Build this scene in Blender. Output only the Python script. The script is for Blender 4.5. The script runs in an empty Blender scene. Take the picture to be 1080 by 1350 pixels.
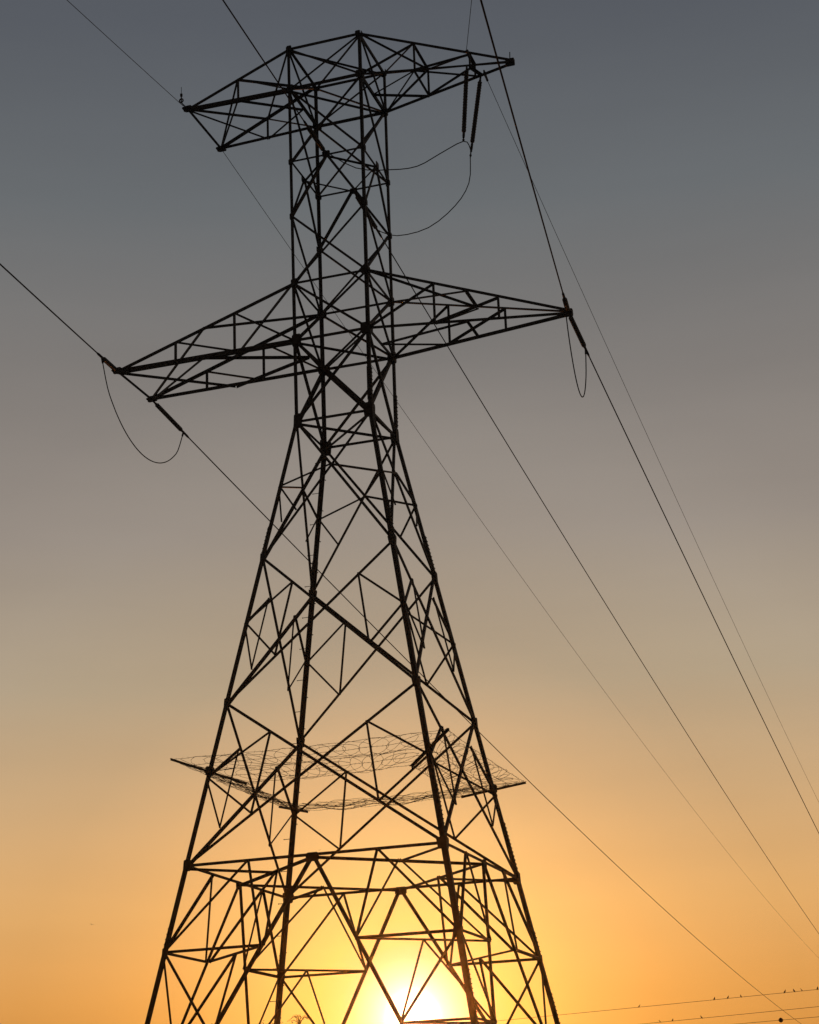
import bpy, bmesh, math, random
from mathutils import Vector as V, Matrix

# ------------------------------------------------------------------ camera, sky, sun, exposure
sc = bpy.context.scene
GZ = 21.30                      # the tower's waist stands this far above the ground
cam = bpy.data.cameras.new('camera'); co = bpy.data.objects.new('camera', cam)
sc.collection.objects.link(co); sc.camera = co
cam.sensor_fit = 'HORIZONTAL'; cam.sensor_width = 36; cam.lens = 2443.55/1080*36
cam.clip_start = 0.1; cam.clip_end = 20000
_r = V((0.94901552, 0.31307728, -0.03677187)); _u = V((0.13744357, -0.30597743, 0.94206532)); _f = V((-0.28368789, 0.89908867, 0.33340779))
CAM = V((16.1848, -45.7453, GZ-19.6897))
M = Matrix((_r, _u, -_f)).transposed().to_4x4(); M.translation = CAM
co.matrix_world = M

SUN_EL, SUN_AZ = math.radians(4.21), math.radians(-18.0)     # azimuth from +y towards +x
SUN = V((math.sin(SUN_AZ)*math.cos(SUN_EL), math.cos(SUN_AZ)*math.cos(SUN_EL), math.sin(SUN_EL)))

w = bpy.data.worlds.new('World'); sc.world = w; w.use_nodes = True
nt = w.node_tree; nd = nt.nodes; nd.clear()
def N(t, **k):
    n = nd.new(t)
    for a, b in k.items(): setattr(n, a, b)
    return n
def L(a, b): nt.links.new(a, b)
out = N('ShaderNodeOutputWorld'); bg = N('ShaderNodeBackground'); L(bg.outputs[0], out.inputs[0])
tc = N('ShaderNodeTexCoord'); nrm = N('ShaderNodeVectorMath', operation='NORMALIZE'); L(tc.outputs['Generated'], nrm.inputs[0])
sep = N('ShaderNodeSeparateXYZ'); L(nrm.outputs[0], sep.inputs[0])
asn = N('ShaderNodeMath', operation='ARCSINE'); L(sep.outputs[2], asn.inputs[0])
el = N('ShaderNodeMath', operation='MULTIPLY', use_clamp=True); L(asn.outputs[0], el.inputs[0]); el.inputs[1].default_value = 180/math.pi/90
def s2l(c): 
    return tuple(((x/255/12.92) if x/255 <= .04045 else ((x/255+.055)/1.055)**2.4) for x in c)+(1,)
def ramp(stops, src, scale=1.0):
    r = N('ShaderNodeValToRGB'); cr = r.color_ramp; cr.interpolation = 'B_SPLINE' if False else 'LINEAR'
    while len(cr.elements) < len(stops): cr.elements.new(0.5)
    for e, (p, c) in zip(cr.elements, stops):
        e.position = p; e.color = tuple(v*scale for v in c[:3])+(1,)
    L(src, r.inputs[0]); return r
# colour of the clear dusk sky by elevation (degrees)
SKY = [(0, (185,110,45)), (3, (205,136,60)), (4.8, (217,152,79)), (7.4, (218,166,104)), (10.7, (199,164,122)), (14.1, (171,154,130)), (18.7, (149,139,130)),
       (23.3, (129,124,120)), (28.9, (104,108,111)), (34.2, (87,91,98)), (55, (48,53,64)), (90, (30,34,46))]
r1 = ramp([(d/90, s2l(c)) for d, c in SKY], el.outputs[0])
# dimmer away from the sun's side
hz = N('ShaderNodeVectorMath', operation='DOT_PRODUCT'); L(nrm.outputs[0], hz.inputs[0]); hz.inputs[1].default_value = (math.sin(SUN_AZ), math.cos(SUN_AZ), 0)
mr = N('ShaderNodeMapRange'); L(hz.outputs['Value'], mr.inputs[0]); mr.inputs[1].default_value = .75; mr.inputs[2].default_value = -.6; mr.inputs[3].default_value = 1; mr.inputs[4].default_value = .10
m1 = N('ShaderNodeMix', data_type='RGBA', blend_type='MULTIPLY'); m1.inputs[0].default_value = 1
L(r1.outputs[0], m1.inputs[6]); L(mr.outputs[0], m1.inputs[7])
# aureole round the sun by angle
dt = N('ShaderNodeVectorMath', operation='DOT_PRODUCT'); L(nrm.outputs[0], dt.inputs[0]); dt.inputs[1].default_value = tuple(SUN)
ac = N('ShaderNodeMath', operation='ARCCOSINE'); L(dt.outputs['Value'], ac.inputs[0])
ang = N('ShaderNodeMath', operation='MULTIPLY', use_clamp=True); L(ac.outputs[0], ang.inputs[0]); ang.inputs[1].default_value = 180/math.pi/20
GLOW = [(0, (4,3.6,2.8)), (0.6, (1.8,1.5,1.3)), (0.95, (.75,.6,.66)), (1.3, (.42,.3,.40)), (1.75, (.28,.12,.19)), (2.2, (.34,.19,.09)), (2.9, (.40,.26,.045)), (4, (.38,.23,.035)), (5.3, (.31,.16,.024)), (7.35, (.20,.085,.006)), (9.4, (.10,.043,.003)), (11.5, (.035,.017,.0)), (14, (.034,.024,.01)), (16.5, (.03,.026,.02)), (20, (0,0,0))]
GM = 5.0
r2 = ramp([(d/20, tuple(v/GM for v in c)) for d, c in GLOW], ang.outputs[0])
sc2 = N('ShaderNodeVectorMath', operation='SCALE'); L(r2.outputs[0], sc2.inputs[0]); sc2.inputs['Scale'].default_value = GM
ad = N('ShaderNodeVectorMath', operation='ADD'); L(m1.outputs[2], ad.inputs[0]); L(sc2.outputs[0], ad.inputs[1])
# the physical sky model underneath, weighted down to a trace
nsk = N('ShaderNodeTexSky', sky_type='NISHITA'); nsk.sun_disc = False; nsk.sun_elevation = SUN_EL; nsk.sun_rotation = SUN_AZ
nsc = N('ShaderNodeVectorMath', operation='SCALE'); L(nsk.outputs[0], nsc.inputs[0]); nsc.inputs['Scale'].default_value = 0.001
ad2 = N('ShaderNodeVectorMath', operation='ADD'); L(ad.outputs[0], ad2.inputs[0]); L(nsc.outputs[0], ad2.inputs[1])
mpn = N('ShaderNodeMapping'); mpn.inputs['Scale'].default_value = (2.2, 2.2, 14); L(nrm.outputs[0], mpn.inputs[0])
nz = N('ShaderNodeTexNoise'); nz.inputs['Scale'].default_value = 1.6; nz.inputs['Detail'].default_value = 4; L(mpn.outputs[0], nz.inputs['Vector'])
nzr = N('ShaderNodeMapRange'); L(nz.outputs['Fac'], nzr.inputs[0]); nzr.inputs[1].default_value = .3; nzr.inputs[2].default_value = .7; nzr.inputs[3].default_value = .965; nzr.inputs[4].default_value = 1.035
ad3 = N('ShaderNodeVectorMath', operation='SCALE'); L(ad2.outputs[0], ad3.inputs[0]); L(nzr.outputs[0], ad3.inputs['Scale'])
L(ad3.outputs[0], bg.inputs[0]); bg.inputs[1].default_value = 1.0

sl = bpy.data.lights.new('sun', 'SUN'); sl.energy = 0.42; sl.angle = math.radians(0.53); sl.color = (1.0, .26, .03)
so = bpy.data.objects.new('sun', sl); sc.collection.objects.link(so)
so.rotation_euler = (-SUN).to_track_quat('-Z', 'Y').to_euler()
sc.view_settings.view_transform = 'Standard'; sc.view_settings.look = 'None'; sc.view_settings.exposure = 0; sc.view_settings.gamma = 1

# ------------------------------------------------------------------ helpers
C = sc.collection
rnd = random.Random(7)
def mat(name, c1, c2, rough=.6, metal=0., scale=6., bump=0., spec=.15):
    m = bpy.data.materials.new(name); m.use_nodes = True; t = m.node_tree; b = t.nodes['Principled BSDF']
    g = t.nodes.new('ShaderNodeTexCoord'); n = t.nodes.new('ShaderNodeTexNoise'); n.inputs['Scale'].default_value = scale; n.inputs['Detail'].default_value = 8
    r = t.nodes.new('ShaderNodeValToRGB'); r.color_ramp.elements[0].position = .35; r.color_ramp.elements[1].position = .68
    r.color_ramp.elements[0].color = c1+(1,); r.color_ramp.elements[1].color = c2+(1,)
    t.links.new(g.outputs['Object'], n.inputs['Vector']); t.links.new(n.outputs['Fac'], r.inputs[0]); t.links.new(r.outputs[0], b.inputs['Base Color'])
    b.inputs['Roughness'].default_value = rough; b.inputs['Metallic'].default_value = metal
    b.inputs['Specular IOR Level'].default_value = spec
    if bump:
        bp = t.nodes.new('ShaderNodeBump'); bp.inputs['Strength'].default_value = bump
        t.links.new(n.outputs['Fac'], bp.inputs['Height']); t.links.new(bp.outputs[0], b.inputs['Normal'])
    return m
STEEL = mat('weathered_steel', (.032,.031,.032), (.065,.063,.064), .7, .0, 5)
WIREM = mat('aged_conductor', (.022,.022,.022), (.045,.043,.042), .8, 0, 9, 0., .03)
POLY = mat('insulator_polymer', (.05,.05,.055), (.075,.075,.08), .5, 0, 4)
CONC = mat('footing_concrete', (.24,.23,.21), (.34,.33,.30), .9, 0, 5, .3)
GRASS = mat('dry_field', (.055,.06,.025), (.13,.11,.055), .95, 0, .35, .6)
BARK = mat('bark', (.05,.035,.025), (.09,.07,.05), .9, 0, 8, .4)
LEAF = mat('foliage', (.035,.05,.018), (.07,.085,.03), .8, 0, 3)
FEATH = mat('dark_plumage', (.025,.025,.028), (.06,.055,.055), .8, 0, 12)
BALLM = mat('marker_plastic', (.05,.02,.02), (.08,.03,.025), .5, 0, 3)
WOOD = mat('pole_wood', (.06,.045,.035), (.10,.08,.06), .9, 0, 5, .3)

def obj(name, bm, m, parent=None, smooth=False):
    me = bpy.data.meshes.new(name); bmesh.ops.recalc_face_normals(bm, faces=bm.faces[:]); bm.to_mesh(me); bm.free()
    if smooth:
        for p in me.polygons: p.use_smooth = True
    o = bpy.data.objects.new(name, me); me.materials.append(m); C.objects.link(o)
    if parent:
        o.parent = parent
        mp = parent
        off = V((0,0,0))
        while mp: off += mp.location; mp = mp.parent
        me.transform(Matrix.Translation(-off))
    return o
def empty(name, loc, label, cat, group=None):
    o = bpy.data.objects.new(name, None); C.objects.link(o); o.location = loc; o.empty_display_size = .3
    o['label'] = label; o['category'] = cat
    if group: o['group'] = group
    return o
def tag(o, label, cat, group=None):
    o['label'] = label; o['category'] = cat
    if group: o['group'] = group
    return o
def rebase(o, p):
    o.data.transform(Matrix.Translation(-V(p))); o.location = p; return o
def prism(bm, ring0, ring1):
    a = [bm.verts.new(p) for p in ring0]; b = [bm.verts.new(p) for p in ring1]; n = len(a)
    for i in range(n): bm.faces.new((a[i], a[(i+1) % n], b[(i+1) % n], b[i]))
    bm.faces.new(a[::-1]); bm.faces.new(b)
def angle(bm, a, b, n, wd, t=None, off=0., flip=False):
    """rolled steel angle from a to b, one flange flat to the plane with normal n, the other pointing inward"""
    a, b = V(a), V(b); wd *= .88 if (a.z+b.z)/2 < GZ else .98; d = (b-a).normalized(); n = V(n); n = (n-d*n.dot(d))
    if n.length < 1e-4: n = d.orthogonal()
    n.normalize(); s = d.cross(n); t = t or max(.008, wd*.1)
    if flip: s = -s
    off += rnd.uniform(-.006, .006); h = wd/2
    prof = [(-h,0),(h,0),(h,-t),(-h+t,-t),(-h+t,-wd),(-h,-wd)]
    rg = [s*x+n*(y+off) for x, y in prof]
    prism(bm, [a+p for p in rg], [b+p for p in rg])
def tube(bm, pts, r, k=6, taper=None):
    pts = [V(p) for p in pts]; rings = []; x = None
    for i, p in enumerate(pts):
        d = (pts[min(i+1, len(pts)-1)]-pts[max(i-1, 0)]).normalized()
        x = d.orthogonal().normalized() if x is None else (x-d*x.dot(d)).normalized()
        y = d.cross(x); rr = r if taper is None else taper[i]
        rings.append([bm.verts.new(p+(x*math.cos(2*math.pi*j/k)+y*math.sin(2*math.pi*j/k))*rr) for j in range(k)])
    for a, b in zip(rings, rings[1:]):
        for j in range(k): bm.faces.new((a[j], a[(j+1) % k], b[(j+1) % k], b[j]))
    bm.faces.new(rings[0][::-1]); bm.faces.new(rings[-1])
def plate(bm, c, n, e, sx, sy, t, cut=.3):
    """gusset: a plate with cut corners, centre c, normal n, long side along e"""
    n = V(n).normalized(); e = V(e); e = (e-n*e.dot(n)).normalized(); f = n.cross(e); q = cut
    P = [(1,-1+q),(1,1-q),(1-q,1),(-1+q,1),(-1,1-q),(-1,-1+q),(-1+q,-1),(1-q,-1)]
    prism(bm, [V(c)+e*(x*sx)+f*(y*sy)-n*t/2 for x, y in P], [V(c)+e*(x*sx)+f*(y*sy)+n*t/2 for x, y in P])
def box(bm, c, x, y, z):
    x, y, z = V(x)/2, V(y)/2, V(z)/2; c = V(c)
    prism(bm, [c-x-y-z, c+x-y-z, c+x+y-z, c-x+y-z], [c-x-y+z, c+x-y+z, c+x+y+z, c-x+y+z])

# ------------------------------------------------------------------ ground
def ground():
    bm = bmesh.new(); R = 6000; ks = [-R,-1500,-500]+[i*20 for i in range(-15, 16)]+[500,1500,R]
    g = random.Random(3); vs = {}
    for i, x in enumerate(ks):
        for j, y in enumerate(ks):
            far = min(1, max(0, (math.hypot(x, y)-25)/60))
            z = -.02+far*(g.uniform(-.25,.2)) - (max(0, y-60)*.0 if True else 0)
            if math.hypot(x-CAM.x, y-CAM.y) < 30: z = min(z, -.02)
            vs[i,j] = bm.verts.new((x, y, z))
    for i in range(len(ks)-1):
        for j in range(len(ks)-1): bm.faces.new((vs[i,j], vs[i+1,j], vs[i+1,j+1], vs[i,j+1]))
    o = obj('ground', bm, GRASS, smooth=True); o['kind'] = 'structure'
ground()

# ------------------------------------------------------------------ transmission tower
Z = dict(top=12.058, a1l=10.677, m=8.227, f=6.432, a2u=4.274, a2l=2.478, w=0., a=-4.1135, b=-8.1977, c=-12.413, d=-14.533, e=-16.56, g=-18.85, foot=-21.0)
HT, HW, SLOPE = 1.138, 1.1, .1823
SG = [(-1,-1),(-1,1),(1,-1),(1,1)]        # legs: near left, far left, near right, far right
def leg(i, z):
    z = Z.get(z, z)
    h = HW+(HT-HW)*z/Z['top'] if z >= 0 else HW-SLOPE*z
    return V((SG[i][0]*h, SG[i][1]*h, z+GZ))
def mid(a, b, t=.5): return a+(b-a)*t
T = empty('transmission_tower', (0,0,0), 'tall dark steel lattice pylon with two pairs of crossarms, silhouetted against the sunset', 'pylon')
def beam(name, a, b, n, wd, off=0., flip=False, parent=T, ov=.0):
    bm = bmesh.new(); d = (V(b)-V(a)).normalized()*ov
    angle(bm, V(a)-d, V(b)+d, n, wd, None, off, flip); return obj(name, bm, STEEL, parent)
FACES = [((0,2),(0,-1,0)), ((1,3),(0,1,0)), ((0,1),(-1,0,0)), ((2,3),(1,0,0))]

def step_bolt_mesh(p, d):
    bm = bmesh.new(); tube(bm, [p, p+d*.19], .009, 6); tube(bm, [p+d*.18, p+d*.195], .016, 6); tube(bm, [p-d*.02, p+d*.012], .022, 6); return bm
legs = []
for i in range(4):
    su, sv = SG[i]; bm = bmesh.new(); e1, e2 = V((-su,0,0)), V((0,-sv,0))
    for z0, z1, wd in (('foot','c',.137),('c','a',.125),('a','w',.116),('w','a2u',.10),('a2u','top',.087)):
        A, B = leg(i, z0), leg(i, z1); t = .018; o_ = -(e1+e2)*wd*.33
        prof = [(0,0),(wd,0),(wd,t),(t,t),(t,wd),(0,wd)]
        rg = [o_+e1*x+e2*y for x, y in prof]
        prism(bm, [A+p for p in rg], [B+p for p in rg])
    # splice plates and rows of bolt heads
    for z0, z1 in (((-4.0,-2.9),(-12.3,-10.9),(-14.4,-13.8),(-17,-15.4),(.3,1.3)) if i > 1 else ((-4.0,-3.2),(-14.4,-13.9))):
        A, B = leg(i, z0), leg(i, z1); wd = .125 if z0 < 0 else .10
        for e, f_ in ((e1,e2),(e2,e1)):
            o_ = -(e1+e2)*wd*.33-f_*.006
            c0 = A+o_+e*wd*.5; c1 = B+o_+e*wd*.5
            prism(bm, [c0+e*x+f_*y for x, y in ((-.06,-.004),(.06,-.004),(.06,.004),(-.06,.004))], [c1+e*x+f_*y for x, y in ((-.06,-.004),(.06,-.004),(.06,.004),(-.06,.004))])
            n_ = int((B-A).length/.11)
            for k in range(n_):
                for q in (-.035,.035):
                    p = mid(c0, c1, (k+.5)/n_)+e*q; tube(bm, [p, p-f_*.026], .014, 6)
    lg = obj('leg', bm, STEEL, T); legs.append(lg)
    bm = bmesh.new(); A = leg(i, 'foot'); 
    tube(bm, [A+V((0,0,-.6)), A+V((0,0,-.02))], .45, 20); obj('footing', bm, CONC, T)
# step bolts, alternating on the two flanges
for i, (z0, z1) in ((1,(-15.6,-.4)),):
    n_ = 36; su, sv = SG[i]
    for k in range(n_):
        z = z0+(z1-z0)*k/(n_-1); p = leg(i, z); wd = .14
        if k % 2: p = p+V((su*wd*.33, -sv*wd*.15, 0)); d = V((su,0,0))
        else: p = p+V((-su*wd*.15, sv*wd*.33, 0)); d = V((0,sv,0))
        obj('step_bolt', step_bolt_mesh(p, d), STEEL, legs[i])

def gus(i, z, s, sz=None):
    bm = bmesh.new(); p = leg(i, z); su, sv = SG[i]; sz = sz or s; up = leg(i, Z[z]+.5)-leg(i, Z[z]-.5)
    plate(bm, p+V((-su*s*.55, sv*.055, 0)), (0,sv,0), up, sz, s, .012); plate(bm, p+V((su*.055, -sv*s*.55, 0)), (su,0,0), up, sz, s, .012)
    obj('gusset_plate', bm, STEEL, T)
for z, s, sz in (('top',.08,.09),('a1l',.10,.12),('m',.06,.08),('f',.06,.09),('a2u',.10,.12),('a2l',.14,.17),('w',.125,.22),('a',.075,.14),('b',.075,.14),('c',.11,.14),('d',.07,.1)):
    for i in range(4): gus(i, z, s, sz)

# bracing of the four faces
for (i, j), n in FACES:
    n = V(n)
    def X(zu, zl, wd, nm='diagonal_brace'):
        beam(nm, leg(i, zu), leg(j, zl), n, wd, .02, False); beam(nm, leg(j, zu), leg(i, zl), n, wd, -.02, True)
    X('top','a1l',.064); X('a1l','m',.07); X('f','a2u',.068); X('a2u','a2l',.075); X('a2l','w',.098); X('w','a',.082); X('a','b',.084); X('b','c',.084)
    for z, wd in (('top',.095),('a1l',.115),('m',.06),('a2u',.075),('a2l',.09),('w',.09),('c',.085)):
        beam('horizontal_strut', leg(i, z), leg(j, z), n, wd, .0)
    Nm = mid(leg(i,'m'), leg(j,'m'))
    for q in (i, j): beam('diagonal_brace', Nm, leg(q,'f'), n, .075, .03)
    # waist to first level: strut through the crossing, and redundants
    def crossing(zu, zl):
        wu = (leg(i,zu)-leg(j,zu)).length; wl = (leg(i,zl)-leg(j,zl)).length; return mid(leg(i,zu), leg(j,zl), wu/(wu+wl))
    X0 = crossing('w','a')
    for q, o in ((i,j),(j,i)):
        zq = -2.0
        beam('redundant_brace', leg(q, zq), X0, n, .06, .05)
        low = mid(X0, leg(q,'a'))
        beam('redundant_brace', leg(q, zq), low, n, .054, .06)
        beam('redundant_brace', leg(q, low.z-GZ), low, n, .04, .07) if False else None
        for zu, zl in (('a','b'),('b','c')):
            Xc = crossing(zu, zl); mu = mid(leg(q,zu), Xc); ml = mid(Xc, leg(q,zl)); mg = leg(q, (mu.z+ml.z)/2-GZ)
            beam('redundant_brace', mg, mu, n, .064, .05); beam('redundant_brace', mg, ml, n, .056, .06); beam('redundant_brace', mu, ml, n, .052, .07)
    # K bracing of the base
    Mk = mid(leg(i,'c'), leg(j,'c'))
    bm = bmesh.new(); plate(bm, Mk+n*.03+V((0,0,-.06)), n, leg(j,'c')-leg(i,'c'), .17, .11, .014); obj('gusset_plate', bm, STEEL, T)
    for q in (i, j):
        ft = leg(q,'foot')
        def K(z): return mid(Mk, ft, (Z[z]-Z['c'])/(Z['foot']-Z['c']))
        beam('knee_brace', Mk, ft, n, .095, .02)
        Q = mid(leg(q,'c'), Mk)
        beam('base_brace', leg(q,'d'), K('d'), n, .078, .045); beam('base_brace', leg(q,'d'), Q, n, .072, .055); beam('base_brace', Q, K('d'), n, .06, .065)
        beam('base_brace', leg(q,'d'), K('e'), n, .062, .055); beam('base_brace', leg(q,'e'), K('e'), n, .068, .045)
        beam('base_brace', leg(q,'e'), K('g'), n, .055, .055); beam('base_brace', leg(q,'g'), K('g'), n, .055, .045)
# plan bracing
UPN = V((0,0,1))
def mids(z): return [mid(leg(0,z),leg(2,z)), mid(leg(2,z),leg(3,z)), mid(leg(3,z),leg(1,z)), mid(leg(1,z),leg(0,z))]
for z, wd in (('m',.05),('c',.08)):
    q = mids(z)
    for k in range(4): beam('plan_brace', q[k], q[(k+1) % 4], UPN, wd, -.03)
    if z == 'c':
        for k, i in enumerate((2,3,1,0)): beam('plan_brace', leg(i,z), mid(q[k], q[(k+1) % 4]), UPN, .07, -.05)
for z, wd in (('w',.07),('a2l',.06),('a1l',.055),('top',.05)):
    beam('plan_brace', leg(0,z), leg(3,z), UPN, wd, -.03); beam('plan_brace', leg(2,z), leg(1,z), UPN, wd*1.35, -.06)
# hip bracing at the base corners
adj = {0:(2,1), 1:(3,0), 2:(0,3), 3:(1,2)}
for q in range(4):
    Ks = {}
    for o in adj[q]:
        Mk = mid(leg(q,'c'), leg(o,'c')); ft = leg(q,'foot')
        for z in ('d','e','g'): Ks[o,z] = mid(Mk, ft, (Z[z]-Z['c'])/(Z['foot']-Z['c']))
    o1, o2 = adj[q]; hn = V((SG[q][0], SG[q][1], 0))
    for z in ('d','e','g'): beam('hip_brace', Ks[o1,z], Ks[o2,z], hn, .062, -.02)
    pm = mid(mid(leg(q,'c'),leg(o1,'c')), mid(leg(q,'c'),leg(o2,'c')))
    for o in (o1, o2): beam('hip_brace', pm, Ks[o,'d'], hn, .06, -.04)
    h = mid(Ks[o1,'d'], Ks[o2,'d'])
    for o in (o1, o2): beam('hip_brace', h, Ks[o,'e'], hn, .062, -.03)
    h = mid(Ks[o1,'e'], Ks[o2,'e'])
    for o in (o1, o2): beam('hip_brace', h, Ks[o,'g'], hn, .05, -.03)
# dead-end plates on the mid nodes of the near and far faces
for (i, j), n in FACES[:2]:
    bm = bmesh.new(); c_ = mid(leg(i,'m'), leg(j,'m')); plate(bm, c_+V(n)*.05, n, (1,0,0), .12, .10, .016); plate(bm, c_+V(n)*.1, (0,0,1), n, .08, .09, .016); obj('gusset_plate', bm, STEEL, T)
for (i, j), n in FACES[2:]:
    bm = bmesh.new(); c_ = mid(leg(i,'m'), leg(j,'m')); plate(bm, c_+V(n)*.05, n, (0,1,0), .12, .1, .015); obj('gusset_plate', bm, STEEL, T)

# ---- crossarms: the chords are the part, each web member a sub-part
def arm(chords, wd):
    bm = bmesh.new()
    for a, b, n, k in chords: angle(bm, a, b, n, wd*k)
    return obj('crossarm', bm, STEEL, T)
LL, LV, LR, UL, UV, UR = 6.58, 1.145, 6.638*0+4.378, 0, 0, 0
LL, LR, LV, UL, UR, UV = 6.638, 6.580, 1.145, 4.378, 5.380, 1.251
def tip_fitting(p, par, ring=False):
    bm = bmesh.new(); plate(bm, p, (0,0,1), (1,0,0), .14, .15, .02); plate(bm, p+V((0,0,.02)), (0,1,0), (1,0,0), .13, .1, .025); obj('tip_plate', bm, STEEL, par)
def web(par, a, b, n, wd, off=.0): beam('web_brace', a, b, n, wd, off, parent=par)
def tshape(par, A0u, A1u, A0l, A1l, T0, T1, sx, wd):
    """wide-ended arm: near/far upper roots, near/far lower roots, near/far tips"""
    ny = V((0,-1,0)); fy = V((0,1,0))
    for (u, l, t, n) in ((A0u, A0l, T0, ny), (A1u, A1l, T1, fy)):
        u1, u2, l1, l2 = mid(u,t,1/3), mid(u,t,2/3), mid(l,t,1/3), mid(l,t,2/3)
        web(par, u1, l1, n, wd); web(par, u2, l2, n, wd); web(par, u1, l, n, wd, .02); web(par, u2, l1, n, wd, .02)
    nu, fu, nl, fl = mid(A0u,T0), mid(A1u,T1), mid(A0l,T0), mid(A1l,T1); ml = mid(A0l, A1l)
    for a, b, k in ((nu,A1u,1),(nu,T1,1.4),(A0u,fu,1.4)): web(par, a, b, UPN, wd*k, .02)
    for a, b, k in ((nl,T1,1.3),(T0,fl,1),(nl,ml,1.2),(fl,ml,1.2)): web(par, a, b, UPN, wd*k, -.02)
T1_, T2_ = V((-LL,-LV,Z['a2l']+GZ)), V((-LL,LV,Z['a2l']+GZ))
ny, fy = V((0,-1,0)), V((0,1,0))
armA = arm([(leg(0,'a2u'),T1_,ny,.7),(leg(1,'a2u'),T2_,fy,.85),(leg(0,'a2l'),T1_,ny,1.25),(leg(1,'a2l'),T2_,fy,.8),(T1_,T2_,V((-1,0,0)),.9)], .1)
armA['label'] = 'lower left crossarm with a wide squared end'
tshape(armA, leg(0,'a2u'), leg(1,'a2u'), leg(0,'a2l'), leg(1,'a2l'), T1_, T2_, -1, .064)
tip_fitting(T1_, armA); tip_fitting(T2_, armA)

P_ = V((LR, 0, Z['a2l']-.06+GZ))
armB = arm([(leg(2,'a2u'),P_+V((0,-.05,.06)),ny,1.0),(leg(3,'a2u'),P_+V((0,.05,.06)),fy,.75),(leg(2,'a2l'),P_+V((0,-.05,-.03)),ny,1.0),(leg(3,'a2l'),P_+V((0,.05,-.03)),fy,1.35)], .085)
armB['label'] = 'lower right crossarm tapering to a point'
def point_arm(par, A0u, A1u, A0l, A1l, P, wd):
    for (u, l, n) in ((A0u, A0l, ny), (A1u, A1l, fy)):
        u1, u2, l1, l2 = mid(u,P,1/3), mid(u,P,.655), mid(l,P,1/3), mid(l,P,.655)
        web(par, u1, l1, n, wd); web(par, u2, l2, n, wd); web(par, u1, l, n, wd, .02); web(par, u2, l1, n, wd*1.15, .02)
    nu, fu, nl, fl = mid(A0u,P), mid(A1u,P), mid(A0l,P), mid(A1l,P); ml = mid(A0l, A1l)
    for a, b, k in ((nu,fu,1.3),(nu,A1u,1),(A0u,fu,1)): web(par, a, b, UPN, wd*k, .02)
    for a, b, k in ((nl,fl,1.1),(nl,ml,1.3),(mid(A1l,P,1/3),ml,1),(fu,mid(A0l,P,1/3),.8)): web(par, a, b, UPN, wd*k, -.02)
point_arm(armB, leg(2,'a2u'), leg(3,'a2u'), leg(2,'a2l'), leg(3,'a2l'), P_, .06)
bm = bmesh.new(); plate(bm, P_, (0,1,0), (0,0,1), .10, .12, .11, .15); plate(bm, P_+V((.04,0,0)), (0,0,1), (0,1,0), .17, .07, .03); obj('tip_plate', bm, STEEL, armB)

U1_, U2_ = V((-UL,-UV,Z['a1l']+GZ)), V((-UL,UV,Z['a1l']+GZ))
armC = arm([(leg(0,'top'),U1_,ny,.7),(leg(1,'top'),U2_,fy,.95),(leg(0,'a1l'),U1_,ny,1.35),(leg(1,'a1l'),U2_,fy,.75),(U1_,U2_,V((-1,0,0)),1.0)], .085)
armC['label'] = 'upper left crossarm with a wide squared end'
for u, l, t, n in ((leg(0,'top'),leg(0,'a1l'),U1_,ny),(leg(1,'top'),leg(1,'a1l'),U2_,fy)):
    web(armC, mid(u,t), mid(l,t), n, .055); web(armC, mid(u,t), l, n, .05, .02)
nu, fu, nl, fl, ml = mid(leg(0,'top'),U1_), mid(leg(1,'top'),U2_), mid(leg(0,'a1l'),U1_), mid(leg(1,'a1l'),U2_), mid(leg(0,'a1l'),leg(1,'a1l'))
for a, b, k in ((nu,U2_,1.1),(U1_,fu,1.1),(leg(0,'top'),fu,1.1),(nu,leg(1,'top'),1.2)): web(armC, a, b, UPN, .055*k, .02)
for a, b, k in ((nl,U2_,1),(U1_,fl,.7),(nl,ml,1.1),(fl,ml,.7)): web(armC, a, b, UPN, .055*k, -.02)
tip_fitting(U1_, armC); tip_fitting(U2_, armC)
# spike with a small ring at the near tip
bm = bmesh.new(); s0 = U1_+V((-.08,-.28,.02)); tube(bm, [U1_, s0+V((0,0,.06)), s0+V((0,0,.3))], .02, 6); tube(bm, [s0+V((0,0,.3)), s0+V((0,0,.6))], .009, 6, None)
tube(bm, [s0+V((.06*math.cos(a), .0, .13+.06*math.sin(a))) for a in [k*math.pi/8 for k in range(17)]], .022, 6); tube(bm, [s0+V((0,0,.28)), s0+V((0,0,.36))], .04, 8)
obj('bird_spike', bm, STEEL, armC)

Q_ = V((UR, 0, Z['a1l']+.07+GZ))
armD = arm([(leg(2,'top'),Q_+V((0,-.05,.06)),ny,1.05),(leg(3,'top'),Q_+V((0,.05,.06)),fy,.85),(leg(2,'a1l'),Q_+V((0,-.05,-.03)),ny,.85),(leg(3,'a1l'),Q_+V((0,.05,-.03)),fy,1.25)], .08)
armD['label'] = 'upper right crossarm tapering to a point'
a0, a1, b0, b1 = leg(2,'top'), leg(3,'top'), leg(2,'a1l'), leg(3,'a1l')
k1, k2 = .36, .73
for u, l, n in ((a0,b0,ny),(a1,b1,fy)):
    web(armD, mid(u,Q_,k1), mid(l,Q_,k1), n, .055); web(armD, mid(u,Q_,k2), mid(l,Q_,k2), n, .05); web(armD, mid(u,Q_,k1), l, n, .055, .02); web(armD, mid(u,Q_,k2), mid(l,Q_,k1), n, .055, .02)
for a, b, k in ((mid(a0,Q_,k1),mid(a1,Q_,k1),1.2),(mid(a0,Q_,k2),mid(a1,Q_,k2),1.8),(mid(a0,Q_,k1),a1,1.),(a0,mid(a1,Q_,k1),.9),(mid(a0,Q_,k2),mid(a1,Q_,k1),1.1)): web(armD, a, b, UPN, .055*k, .02)
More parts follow.
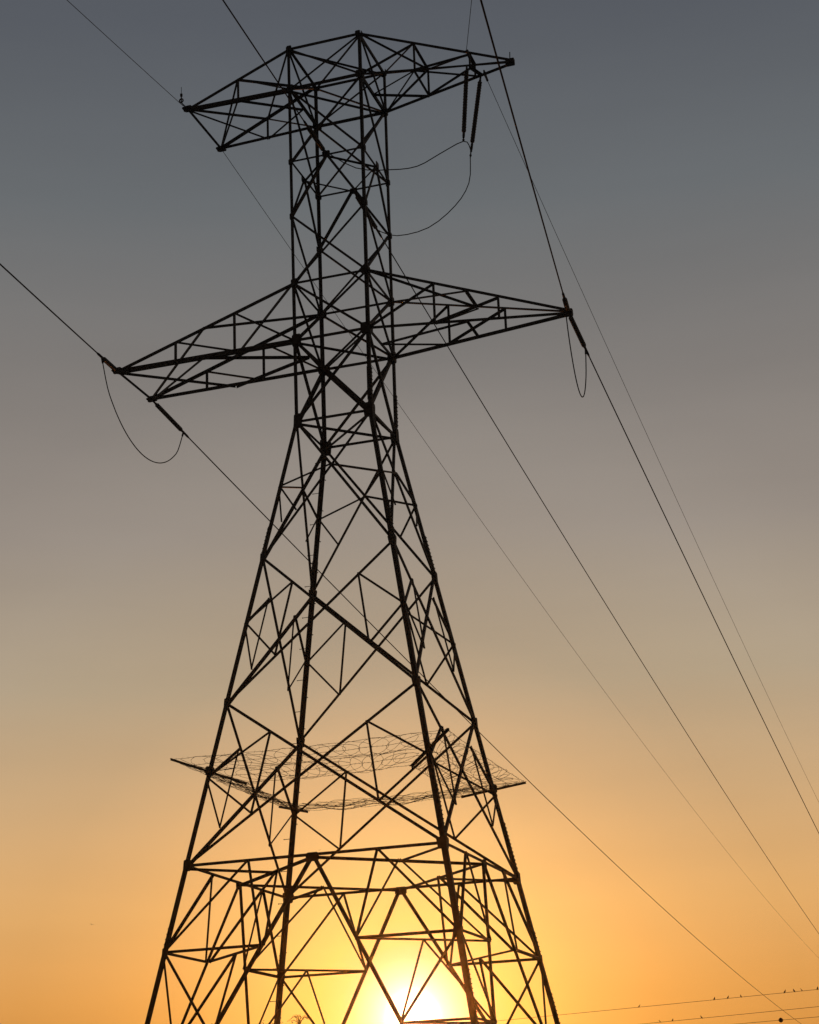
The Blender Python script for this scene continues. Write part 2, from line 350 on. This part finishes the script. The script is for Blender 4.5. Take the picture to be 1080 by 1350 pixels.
ml = mid(b0, b1)
for a, b, k in ((mid(b0,Q_,k1),mid(b1,Q_,k1),1),(mid(b0,Q_,k2),mid(b1,Q_,.78),1.5),(mid(b0,Q_,k1),mid(b1,Q_,.75),.8),(mid(b0,Q_,k1),b1,.9),(mid(b0,Q_,k1),ml,.9),(ml,mid(b1,Q_,k1),1.1)): web(armD, a, b, UPN, .055*k, -.02)
bm = bmesh.new(); plate(bm, Q_, (0,1,0), (0,0,1), .10, .13, .12, .15); box(bm, Q_+V((.03,0,.0)), (.17,0,0), (0,.17,0), (0,0,.12)); tube(bm, [Q_+V((0,0,.1)), Q_+V((.01,0,.34))], .016, 6); obj('tip_plate', bm, STEEL, armD)
GN, GF = mid(a0,Q_,.73), mid(b1,Q_,.80)
for p, d in ((GN,-1),(GF,1)):
    bm = bmesh.new(); plate(bm, p+V((0,d*.06,-.02)), (1,0,0), (0,1,0), .14, .09, .03); tube(bm, [p+V((0,d*.1,-.03)), p+V((0,d*.32,-.09))], .035, 8); obj('wire_clamp', bm, STEEL, armD)

# ---- anti-climbing guard
ZG, LO, LI, TO, TI = -9.992, 1.057, 1.005, .269, .247
def og(i, t):       # t 0 inner end .. 1 outer end
    p = leg(i, ZG); d = V((SG[i][0], SG[i][1], 0)).normalized()
    return mid(p-d*LI-V((0,0,TI)), p+d*LO+V((0,0,TO)), t)
for i in range(4):
    bm = bmesh.new(); d = V((SG[i][0], SG[i][1], 0)).normalized(); angle(bm, og(i,0), og(i,1), V((0,0,1)), .072)
    plate(bm, leg(i, ZG), (SG[i][1]*1., -SG[i][0]*1., 0), (0,0,1), .12, .12, .02); obj('outrigger', bm, STEEL, T)
g = random.Random(11)
for i, j in ((0,2),(2,3),(3,1),(1,0)):
    def S_(s, t): 
        p = mid(og(i,t), og(j,t), s); p.z -= .05*math.sin(math.pi*s); return p
    for t in (.03,.28,.5,.73,.965):
        bm = bmesh.new(); ph = g.uniform(0,6)
        tube(bm, [S_(k/24, t)+V((0,0,.012*math.sin(k*1.7+ph))) for k in range(25)], .0052, 4)
        for k in range(44):
            p = S_((k+.5)/44, t); a = V((g.uniform(-1,1),g.uniform(-1,1),g.uniform(-1,1))).normalized()*.035; tube(bm, [p-a, p+a], .003, 3)
        obj('barbed_wire', bm, STEEL, T)
    ln = (og(i,.5)-og(j,.5)).length
    for tc_, tr in ((.265,.22),(.725,.225)):
        bm = bmesh.new(); loops = int(ln/.33); pts = []
        ph = g.uniform(0,6)
        for k in range(loops*14+1):
            a = 2*math.pi*k/14+ph; lp = math.floor(k/14); jr = random.Random(lp*7+int(tc_*100)+i*31)
            rr = tr*jr.uniform(.86,1.12)
            s = k/(loops*14)*.94+.03+.42*math.cos(a)/ln*jr.uniform(.85,1.12); s = min(.995, max(.005, s))
            p = S_(s, tc_+rr*math.sin(a)); p.z += .05*math.sin(a+lp)
            pts.append(p)
        tube(bm, pts, .005, 4)
        for k in range(0, len(pts), 4):
            a = V((g.uniform(-1,1),g.uniform(-1,1),g.uniform(-1,1))).normalized()*.03; tube(bm, [pts[k]-a, pts[k]+a], .003, 3)
        obj('razor_coil', bm, STEEL, T)

# ------------------------------------------------------------------ insulators, conductors, jumpers
def insulator(a, b, label, group, fit0=.22, fit1=.22):
    a, b = V(a), V(b); d = (b-a); ln = d.length; d.normalize()
    o = empty('insulator', a, label, 'insulator', group)
    n = 26; bm = bmesh.new(); L0, L1 = fit0, ln-fit1; pts = []; tp = []
    m_ = int((L1-L0)/.045)
    for k in range(m_):
        s = L0+(L1-L0)*k/m_; st = (L1-L0)/m_; big = .07 if k % 2 == 0 else .062
        for q, r in ((0,.046),(.3,.048),(.42,big),(.7,big),(.96,.048)): pts.append(a+d*(s+st*q)); tp.append(r)
    tube(bm, pts, .05, 14, tp); obj('shed_rod', bm, POLY, o, True)
    for s0, s1, r in ((0,fit0*.55,.016),(ln-fit1*.6,ln,.018)):
        bm = bmesh.new(); tube(bm, [a+d*s0, a+d*s1], r, 8)
        for s in (s0+(s1-s0)*.25, s0+(s1-s0)*.75): tube(bm, [a+d*(s-.02), a+d*(s+.02)], r*2, 8)
        obj('shackle', bm, STEEL, o)
    for s0, s1 in ((fit0*.5,fit0+.02),(ln-fit1-.02,ln-fit1*.55)):
        bm = bmesh.new(); tube(bm, [a+d*s0, a+d*(s0*.7+s1*.3), a+d*s1], .03, 10, [.02,.038,.04]); obj('end_cap', bm, STEEL, o)
    return o
def dirv(az, a): az = math.radians(az); return V((math.sin(az), math.cos(az), a)).normalized()
def span(name, p, az, a, b, smax, r, label, cat, group, s0=0., n=160):
    azr = math.radians(az); bm = bmesh.new(); pts = []
    for k in range(n+1):
        s = s0+(smax-s0)*(k/n)**1.6; pts.append(V(p)+V((math.sin(azr)*s, math.cos(azr)*s, a*s+b*s*s)))
    tube(bm, pts, r, 8)
    if cat == 'power line':
        q = V(pts[1])-V(pts[0]); q.normalize(); tube(bm, [pts[0]-q*.05, pts[0]+q*.28, pts[0]+q*.45], r*1.8, 8, [r*1.9, r*1.9, r])
    o = obj(name, bm, WIREM, None, True); rebase(o, pts[0]); return tag(o, label, cat, group), pts[0]
GI, GC, GE = 'insulators on the pylon', 'power lines strung from the pylon', 'thin shield wires on the pylon top'
CR, ER = .019, .0085
Nn, Nf = mid(leg(0,'m'),leg(2,'m'))+V((0,-.12,0)), mid(leg(1,'m'),leg(3,'m'))+V((0,.12,0))
lines = {}
for key, p, az, a, b, smax, il, lab, il_lab in (
  ('A0', T1_, 170.7, -.13, 3e-4, 60, 1.45, 'power line running up and left from the lower left arm out of frame', 'short insulator on the near tip of the lower left crossarm'),
  ('B0', P_, 171.6, -.15, 3e-4, 60, 1.45, 'thick power line dropping from the top edge to the tip of the lower right arm', 'short black insulator above the tip of the lower right crossarm'),
  ('C0', Nn, 173.8, -.15, 3e-4, 60, 2.0, 'power line from the top edge ending on the pylon shaft under the upper left arm', 'insulator on the near face of the shaft below the upper crossarms'),
  ('A1', T2_, .2, -.1027, .00023, 260, 2.25, 'power line sinking from the lower left arm behind the pylon to the lower right corner', 'insulator slanting down right from the far tip of the lower left crossarm'),
  ('B1', P_, .2, -.136, .00023, 260, 1.98, 'thick power line descending right from the tip of the lower right arm', 'long black insulator below the tip of the lower right crossarm'),
  ('C1', Nf, .2, -.1287, .00023, 260, 2.1, 'power line leaving the middle of the shaft and passing under the lower right arm', 'insulator on the far face of the shaft above the lower crossarms')):
    d = dirv(az, a)
    insulator(V(p)+d*.06, V(p)+d*il, il_lab, GI, .2 if key != 'A1' else .3, .16)
    o, e0 = span('power_line', p, az, a, b, smax, CR, lab, 'power line', GC, s0=il)
    lines[key] = V(e0)
for p, az, a, b, smax, lab in (
  (U1_+V((-.05,-.2,0)), 174.5, -.25, 3e-4, 55, 'thin shield wire from the top left of the picture to the spiked arm tip'),
  (GN+V((0,-.3,-.08)), 161., -.13, 3e-4, 60, 'thin vertical shield wire rising from the upper right arm to the top edge'),
  (U2_+V((0,.1,0)), .2, -.1251, .0003, 260, 'thin shield wire sloping down right from the upper left arm, behind the shaft'),
  (GF+V((0,.3,-.09)), .2, -.1447, .0003, 260, 'faint shield wire descending from the upper right arm, outermost on the right')):
    span('shield_wire', p, az, a, b, smax, ER, lab, 'shield wire', GE)
def bez(pts, n=48):
    """Catmull-Rom through the points"""
    P = [V(p) for p in pts]; P = [P[0]*2-P[1]]+P+[P[-1]*2-P[-2]]; o_ = []
    for i in range(1, len(P)-2):
        for k in range(n//(len(P)-3)):
            t = k/(n//(len(P)-3)); a, b, c, d = P[i-1:i+3]
            o_.append(.5*((2*b)+(c-a)*t+(2*a-5*b+4*c-d)*t*t+(3*b-a-3*c+d)*t**3))
    o_.append(P[-2]); return o_
def jumper(pts, label, r=.016):
    bm = bmesh.new(); q = bez(pts); tube(bm, q, r, 8)
    for a, b in ((q[0],q[1]),(q[-1],q[-2])):
        d = (b-a).normalized(); tube(bm, [a-d*.03, a+d*.18], r*1.9, 8)
    o = obj('jumper_cable', bm, WIREM, None, True); rebase(o, V(pts[0])); tag(o, label, 'jumper cable', 'jumper cables looping under the arms')
def hang(a, b, dep, k=10, skew=1.0):
    return [mid(a, b, i/k)+V((0,0,-dep*(4*(i/k)*(1-i/k))**skew)) for i in range(k+1)]
jumper(hang(lines['A0'], lines['A1'], 1.9, 14, .68), 'long loop of cable hanging below the lower left crossarm')
jumper(hang(lines['B0'], lines['B1'], 2.12, 14, .75), 'narrow loop of cable hanging below the tip of the lower right crossarm')
H1, H2 = mid(b0,Q_,.71)+V((0,0,-.05)), mid(b1,Q_,.77)+V((0,0,-.06))
h1, h2 = V((3.93,-.34,29.53)), V((3.95,.26,29.31))
insulator(H1, h1, 'left one of the two insulators hanging under the upper right crossarm', GI, .14, .3)
insulator(H2, h2, 'right one of the two insulators hanging under the upper right crossarm', GI, .2, .5)
jumper([lines['C0'], V((.35,-2.4,28.95)), V((1.05,-1.6,28.6)), V((1.96,-1.2,28.56)), V((2.64,-.8,28.74)), V((3.25,-.5,29.18)), h1, mid(h1,h2,.5)+V((.1,0,.02)), h2, V((3.75,.7,28.75)), V((3.16,1.2,28.38)), V((2.13,1.8,28.16)), V((.95,2.4,28.42)), lines['C1']], 'cable held out right of the shaft by the two hanging insulators', .015)

# ------------------------------------------------------------------ distribution line with birds, behind on the right
LA, LD = V((-8.407, 56.12, 0)), V((0.93969, -0.34204, 0))
def lz(n, s):
    b, sg = ((9.16,.15),(8.27,.28),(7.89,.06))[n]; return b+sg*((s+9.5)/35.5)**2
def lp(n, s): return LA+LD*s+V((0,0,lz(n, s)))
for n, lab in enumerate(('highest of the three thin wires at lower right, with eight birds on it','middle one of the three thin wires at lower right, three birds on it','lowest of the three thin wires at lower right, threaded with dark balls')):
    bm = bmesh.new(); pts = [lp(n, -45+71*k/60) for k in range(61)]; tube(bm, pts, .0105, 6)
    tag(rebase(obj('distribution_wire', bm, WIREM, None, True), pts[0]), lab, 'wire', 'wires of the small line at lower right')
for s in (-45, 26):
    p = LA+LD*s; o = empty('utility_pole', p, 'wooden utility pole ending the small wire line '+('far left' if s < 0 else 'right')+' outside the picture', 'pole')
    bm = bmesh.new(); tube(bm, [p+V((0,0,-.3)), p+V((0,0,5)), p+V((0,0,9.7))], .14, 12, [.15,.13,.10]); obj('pole_shaft', bm, WOOD, o, True)
    for n in range(3):
        bm = bmesh.new(); q = lp(n, s); tube(bm, [q-V((0,0,.1)), q-V((0,0,.06)), q-V((0,0,.02)), q+V((0,0,.04))], .05, 10, [.03,.06,.035,.05]); box(bm, q-V((0,0,.07)), (.12,0,0), (0,.3,0), (0,0,.05)); obj('pin_insulator', bm, POLY, o)
def loft(bm, secs, k=10):
    """rings (centre, half width, half height) along y, joined into one skin"""
    rings = []
    for c, rx, rz, in secs: rings.append([bm.verts.new(V(c)+V((rx*math.cos(2*math.pi*j/k), 0, rz*math.sin(2*math.pi*j/k)))) for j in range(k)])
    for a, b in zip(rings, rings[1:]):
        for j in range(k): bm.faces.new((a[j], a[(j+1) % k], b[(j+1) % k], b[j]))
    bm.faces.new(rings[0][::-1]); bm.faces.new(rings[-1])
def perched(p, sz, rz, label, group):
    """a small bird sitting upright: tail low behind, breast, neck, head with beak"""
    bm = bmesh.new()
    loft(bm, [((0,-.115,-.075),.012,.004),((0,-.07,-.035),.020,.010),((0,-.035,.01),.036,.032),((0,.0,.045),.046,.044),((0,.025,.075),.043,.042),((0,.04,.105),.030,.030),((0,.045,.125),.027,.026),((0,.055,.14),.026,.025),((0,.072,.145),.014,.014),((0,.08,.143),.006,.006),((0,.098,.138),.0015,.0015)], 10)
    for x in (-.016,.016): tube(bm, [V((x,.005,.01)), V((x,.012,-.012)), V((x,.03,-.012))], .004, 5)
    for sd in (-1,1): loft(bm, [((sd*.03,-.085,-.035),.006,.008),((sd*.042,-.04,.02),.010,.03),((sd*.044,.01,.055),.008,.03),((sd*.036,.035,.075),.004,.012)], 8)
    bm.transform(Matrix.Rotation(rz, 4, 'Z') @ Matrix.Scale(sz, 4)); o = obj('bird', bm, FEATH, None, True); o.location = p; tag(o, label, 'bird', group)
    return o
rb = random.Random(5)
ordn = ('leftmost of the eight birds on the top small wire, alone','second bird on the top small wire, first of a trio','third bird on the top small wire, middle of a trio','fourth bird on the top small wire, last of a trio','fifth bird on the top small wire, left of a close trio','sixth bird on the top small wire, in a close trio','seventh bird on the top small wire, right of a close trio','rightmost bird on the top small wire, at the picture edge')
for s, lab in zip((4.98,9.514,10.309,11.053,13.556,14.062,14.48,15.36), ordn):
    perched(lp(0, s)+V((0,0,.02)), rb.uniform(.62,.8), rb.uniform(0,6.28), lab, 'birds on the small wires')
for s, lab in zip((6.161,6.94,8.659), ('leftmost of the three birds on the middle small wire','middle one of the three birds on the middle small wire','rightmost of the three birds on the middle small wire')):
    perched(lp(1, s)+V((0,0,.02)), rb.uniform(.62,.78), rb.uniform(0,6.28), lab, 'birds on the small wires')
for s, lab in ((13.17,'right dark marker ball on the lowest small wire'),(8.94,'left dark marker ball on the lowest small wire, at the bottom edge')):
    bm = bmesh.new(); bmesh.ops.create_uvsphere(bm, u_segments=16, v_segments=10, radius=.115); c = lp(2, s)
    tube(bm, [LD*-.14, LD*.14], .02, 8); tube(bm, [LD*-.012, LD*.012], .122, 16)
    o = obj('marker_ball', bm, BALLM, None, True); o.location = c; tag(o, lab, 'marker ball', 'marker balls on the lowest small wire')
def flying(p, sz, rz, roll, label):
    bm = bmesh.new()
    loft(bm, [((0,-.15,0),.03,.003),((0,-.09,0),.014,.008),((0,-.04,0),.03,.026),((0,.02,.0),.036,.032),((0,.07,.008),.026,.026),((0,.09,.012),.024,.023),((0,.108,.012),.012,.012),((0,.13,.008),.002,.002)], 10)
    for sd in (-1,1):
        P = [((.02,.05),(.02,-.03),.005),((.10,.065),(.10,-.035),.035),((.17,.03),(.17,-.045),.045),((.24,-.03),(.24,-.06),.03)]
        top = [[bm.verts.new((sd*x, y, z+.005)) for (x,y),z in ((a,z),(b,z))] for a, b, z in P]; bot = [[bm.verts.new((sd*x, y, z-.004)) for (x,y),z in ((a,z),(b,z))] for a, b, z in P]
        for k in range(3):
            bm.faces.new((top[k][0],top[k+1][0],top[k+1][1],top[k][1])); bm.faces.new((bot[k][1],bot[k+1][1],bot[k+1][0],bot[k][0]))
            bm.faces.new((top[k][0],bot[k][0],bot[k+1][0],top[k+1][0])); bm.faces.new((top[k+1][1],bot[k+1][1],bot[k][1],top[k][1]))
        bm.faces.new((top[3][0],bot[3][0],bot[3][1],top[3][1])); bm.faces.new((top[0][1],bot[0][1],bot[0][0],top[0][0]))
    bm.transform(Matrix.Rotation(rz, 4, 'Z') @ Matrix.Rotation(roll, 4, 'Y') @ Matrix.Scale(sz, 4)); o = obj('bird', bm, FEATH, None, True); o.location = p; tag(o, label, 'bird')
flying((-27.44,37.8,13.5), .42, 1.1, .15, 'small bird flying alone low on the left of the sky')
flying((-22.16,55.83,19.26), .42, .6, -.3, 'tiny bird flying just above the strut between the pylon legs')

# ------------------------------------------------------------------ tree whose top twigs reach into the picture
def tree(base, h):
    g = random.Random(21); base = V(base)
    o = empty('tree', base, 'tree behind the pylon, only its top twigs showing at the bottom edge', 'tree')
    bt, bl = bmesh.new(), bmesh.new(); tips = []
    def grow(p, d, ln, r, lev):
        pts = [p]; q = V(p); dd = V(d)
        for k in range(4):
            dd = (dd+V((g.uniform(-.18,.18), g.uniform(-.18,.18), g.uniform(-.02,.14)))).normalized(); q = q+dd*ln/4; pts.append(V(q))
        tube(bt, pts, r, 7 if lev < 2 else 4, [r*(1-.55*k/4) for k in range(5)])
        if lev >= 2: tips.extend(pts[2:])
        if lev < 4:
            for k in range(4 if lev < 2 else 3):
                t = g.choice(pts[1:] if lev else pts[2:]); a = g.uniform(0, 6.28); sp = g.uniform(.55, .95)
                nd_ = (dd*(1-sp*.5)+V((math.cos(a), math.sin(a), .12))*sp).normalized(); grow(t, nd_, ln*g.uniform(.5,.68), r*.5, lev+1)
    grow(base+V((0,0,-.2)), V((0,0,1)), h*.55, .24, 0)
    zt = max(p.z for p in tips); sc_ = (h-.15)/zt
    for b_ in (bt,): bmesh.ops.transform(b_, matrix=Matrix.Scale(sc_, 4, V((0,0,1))), verts=b_.verts)
    for p in tips:
        p = V((p.x, p.y, p.z*sc_))
        for k in range(6):
            c = p+V((g.gauss(0,.22), g.gauss(0,.22), g.gauss(0,.14)))
            if c.z > h-.5 and g.random() < .75: continue
            a = V((g.gauss(0,1), g.gauss(0,1), g.gauss(0,.6))).normalized(); b = a.orthogonal().normalized(); s = g.uniform(.035,.07)
            v = [bl.verts.new(c-a*s*1.5), bl.verts.new(c+b*s*.6), bl.verts.new(c+a*s*1.5), bl.verts.new(c-b*s*.6)]; bl.faces.new(v)
    # the leader: a few bare twigs curling outwards
    for k in range(9):
        a = k*.7+g.uniform(-.2,.2); ln = g.uniform(.35,.75); b0_ = base+V((0,0,h-.75+g.uniform(0,.25)))
        pts = [b0_+V((math.cos(a)*ln*t*(.5+.5*t), math.sin(a)*ln*t*(.5+.5*t), .55*math.sin(t*2.2)*g.uniform(.7,1.05))) for t in (0,.25,.5,.75,1)]
        tube(bt, pts, .02, 5, [.03,.024,.018,.014,.008])
        for t in range(2,5):
            for m_ in range(3):
                q = pts[t]; e = q+V((g.uniform(-.16,.16), g.uniform(-.16,.16), g.uniform(-.05,.12))); tube(bt, [q, e], .008, 4)
    tube(bt, [base+V((0,0,h*.55)), base+V((.05,0,h-.7))], .05, 6, [.08,.03])
    obj('trunk', bt, BARK, o); obj('crown', bl, LEAF, o)
tree((-25.62,61.02,0), 10.45)

# ------------------------------------------------------------------ thin haze volume, added to veil the steel near the sun with glare
bm = bmesh.new(); box(bm, (0,0,17.3), (12400,0,0), (0,12400,0), (0,0,37.4))
hm = bpy.data.materials.new('glare_haze'); hm.use_nodes = True; t = hm.node_tree; t.nodes.clear()
ho = t.nodes.new('ShaderNodeOutputMaterial'); pv = t.nodes.new('ShaderNodeVolumePrincipled'); t.links.new(pv.outputs[0], ho.inputs['Volume'])
pv.inputs['Color'].default_value = (.95,.93,.9,1); pv.inputs['Density'].default_value = HAZE_D = 2.6e-4; pv.inputs['Anisotropy'].default_value = .97
hz_ = obj('haze', bm, hm); hz_['kind'] = 'stuff'
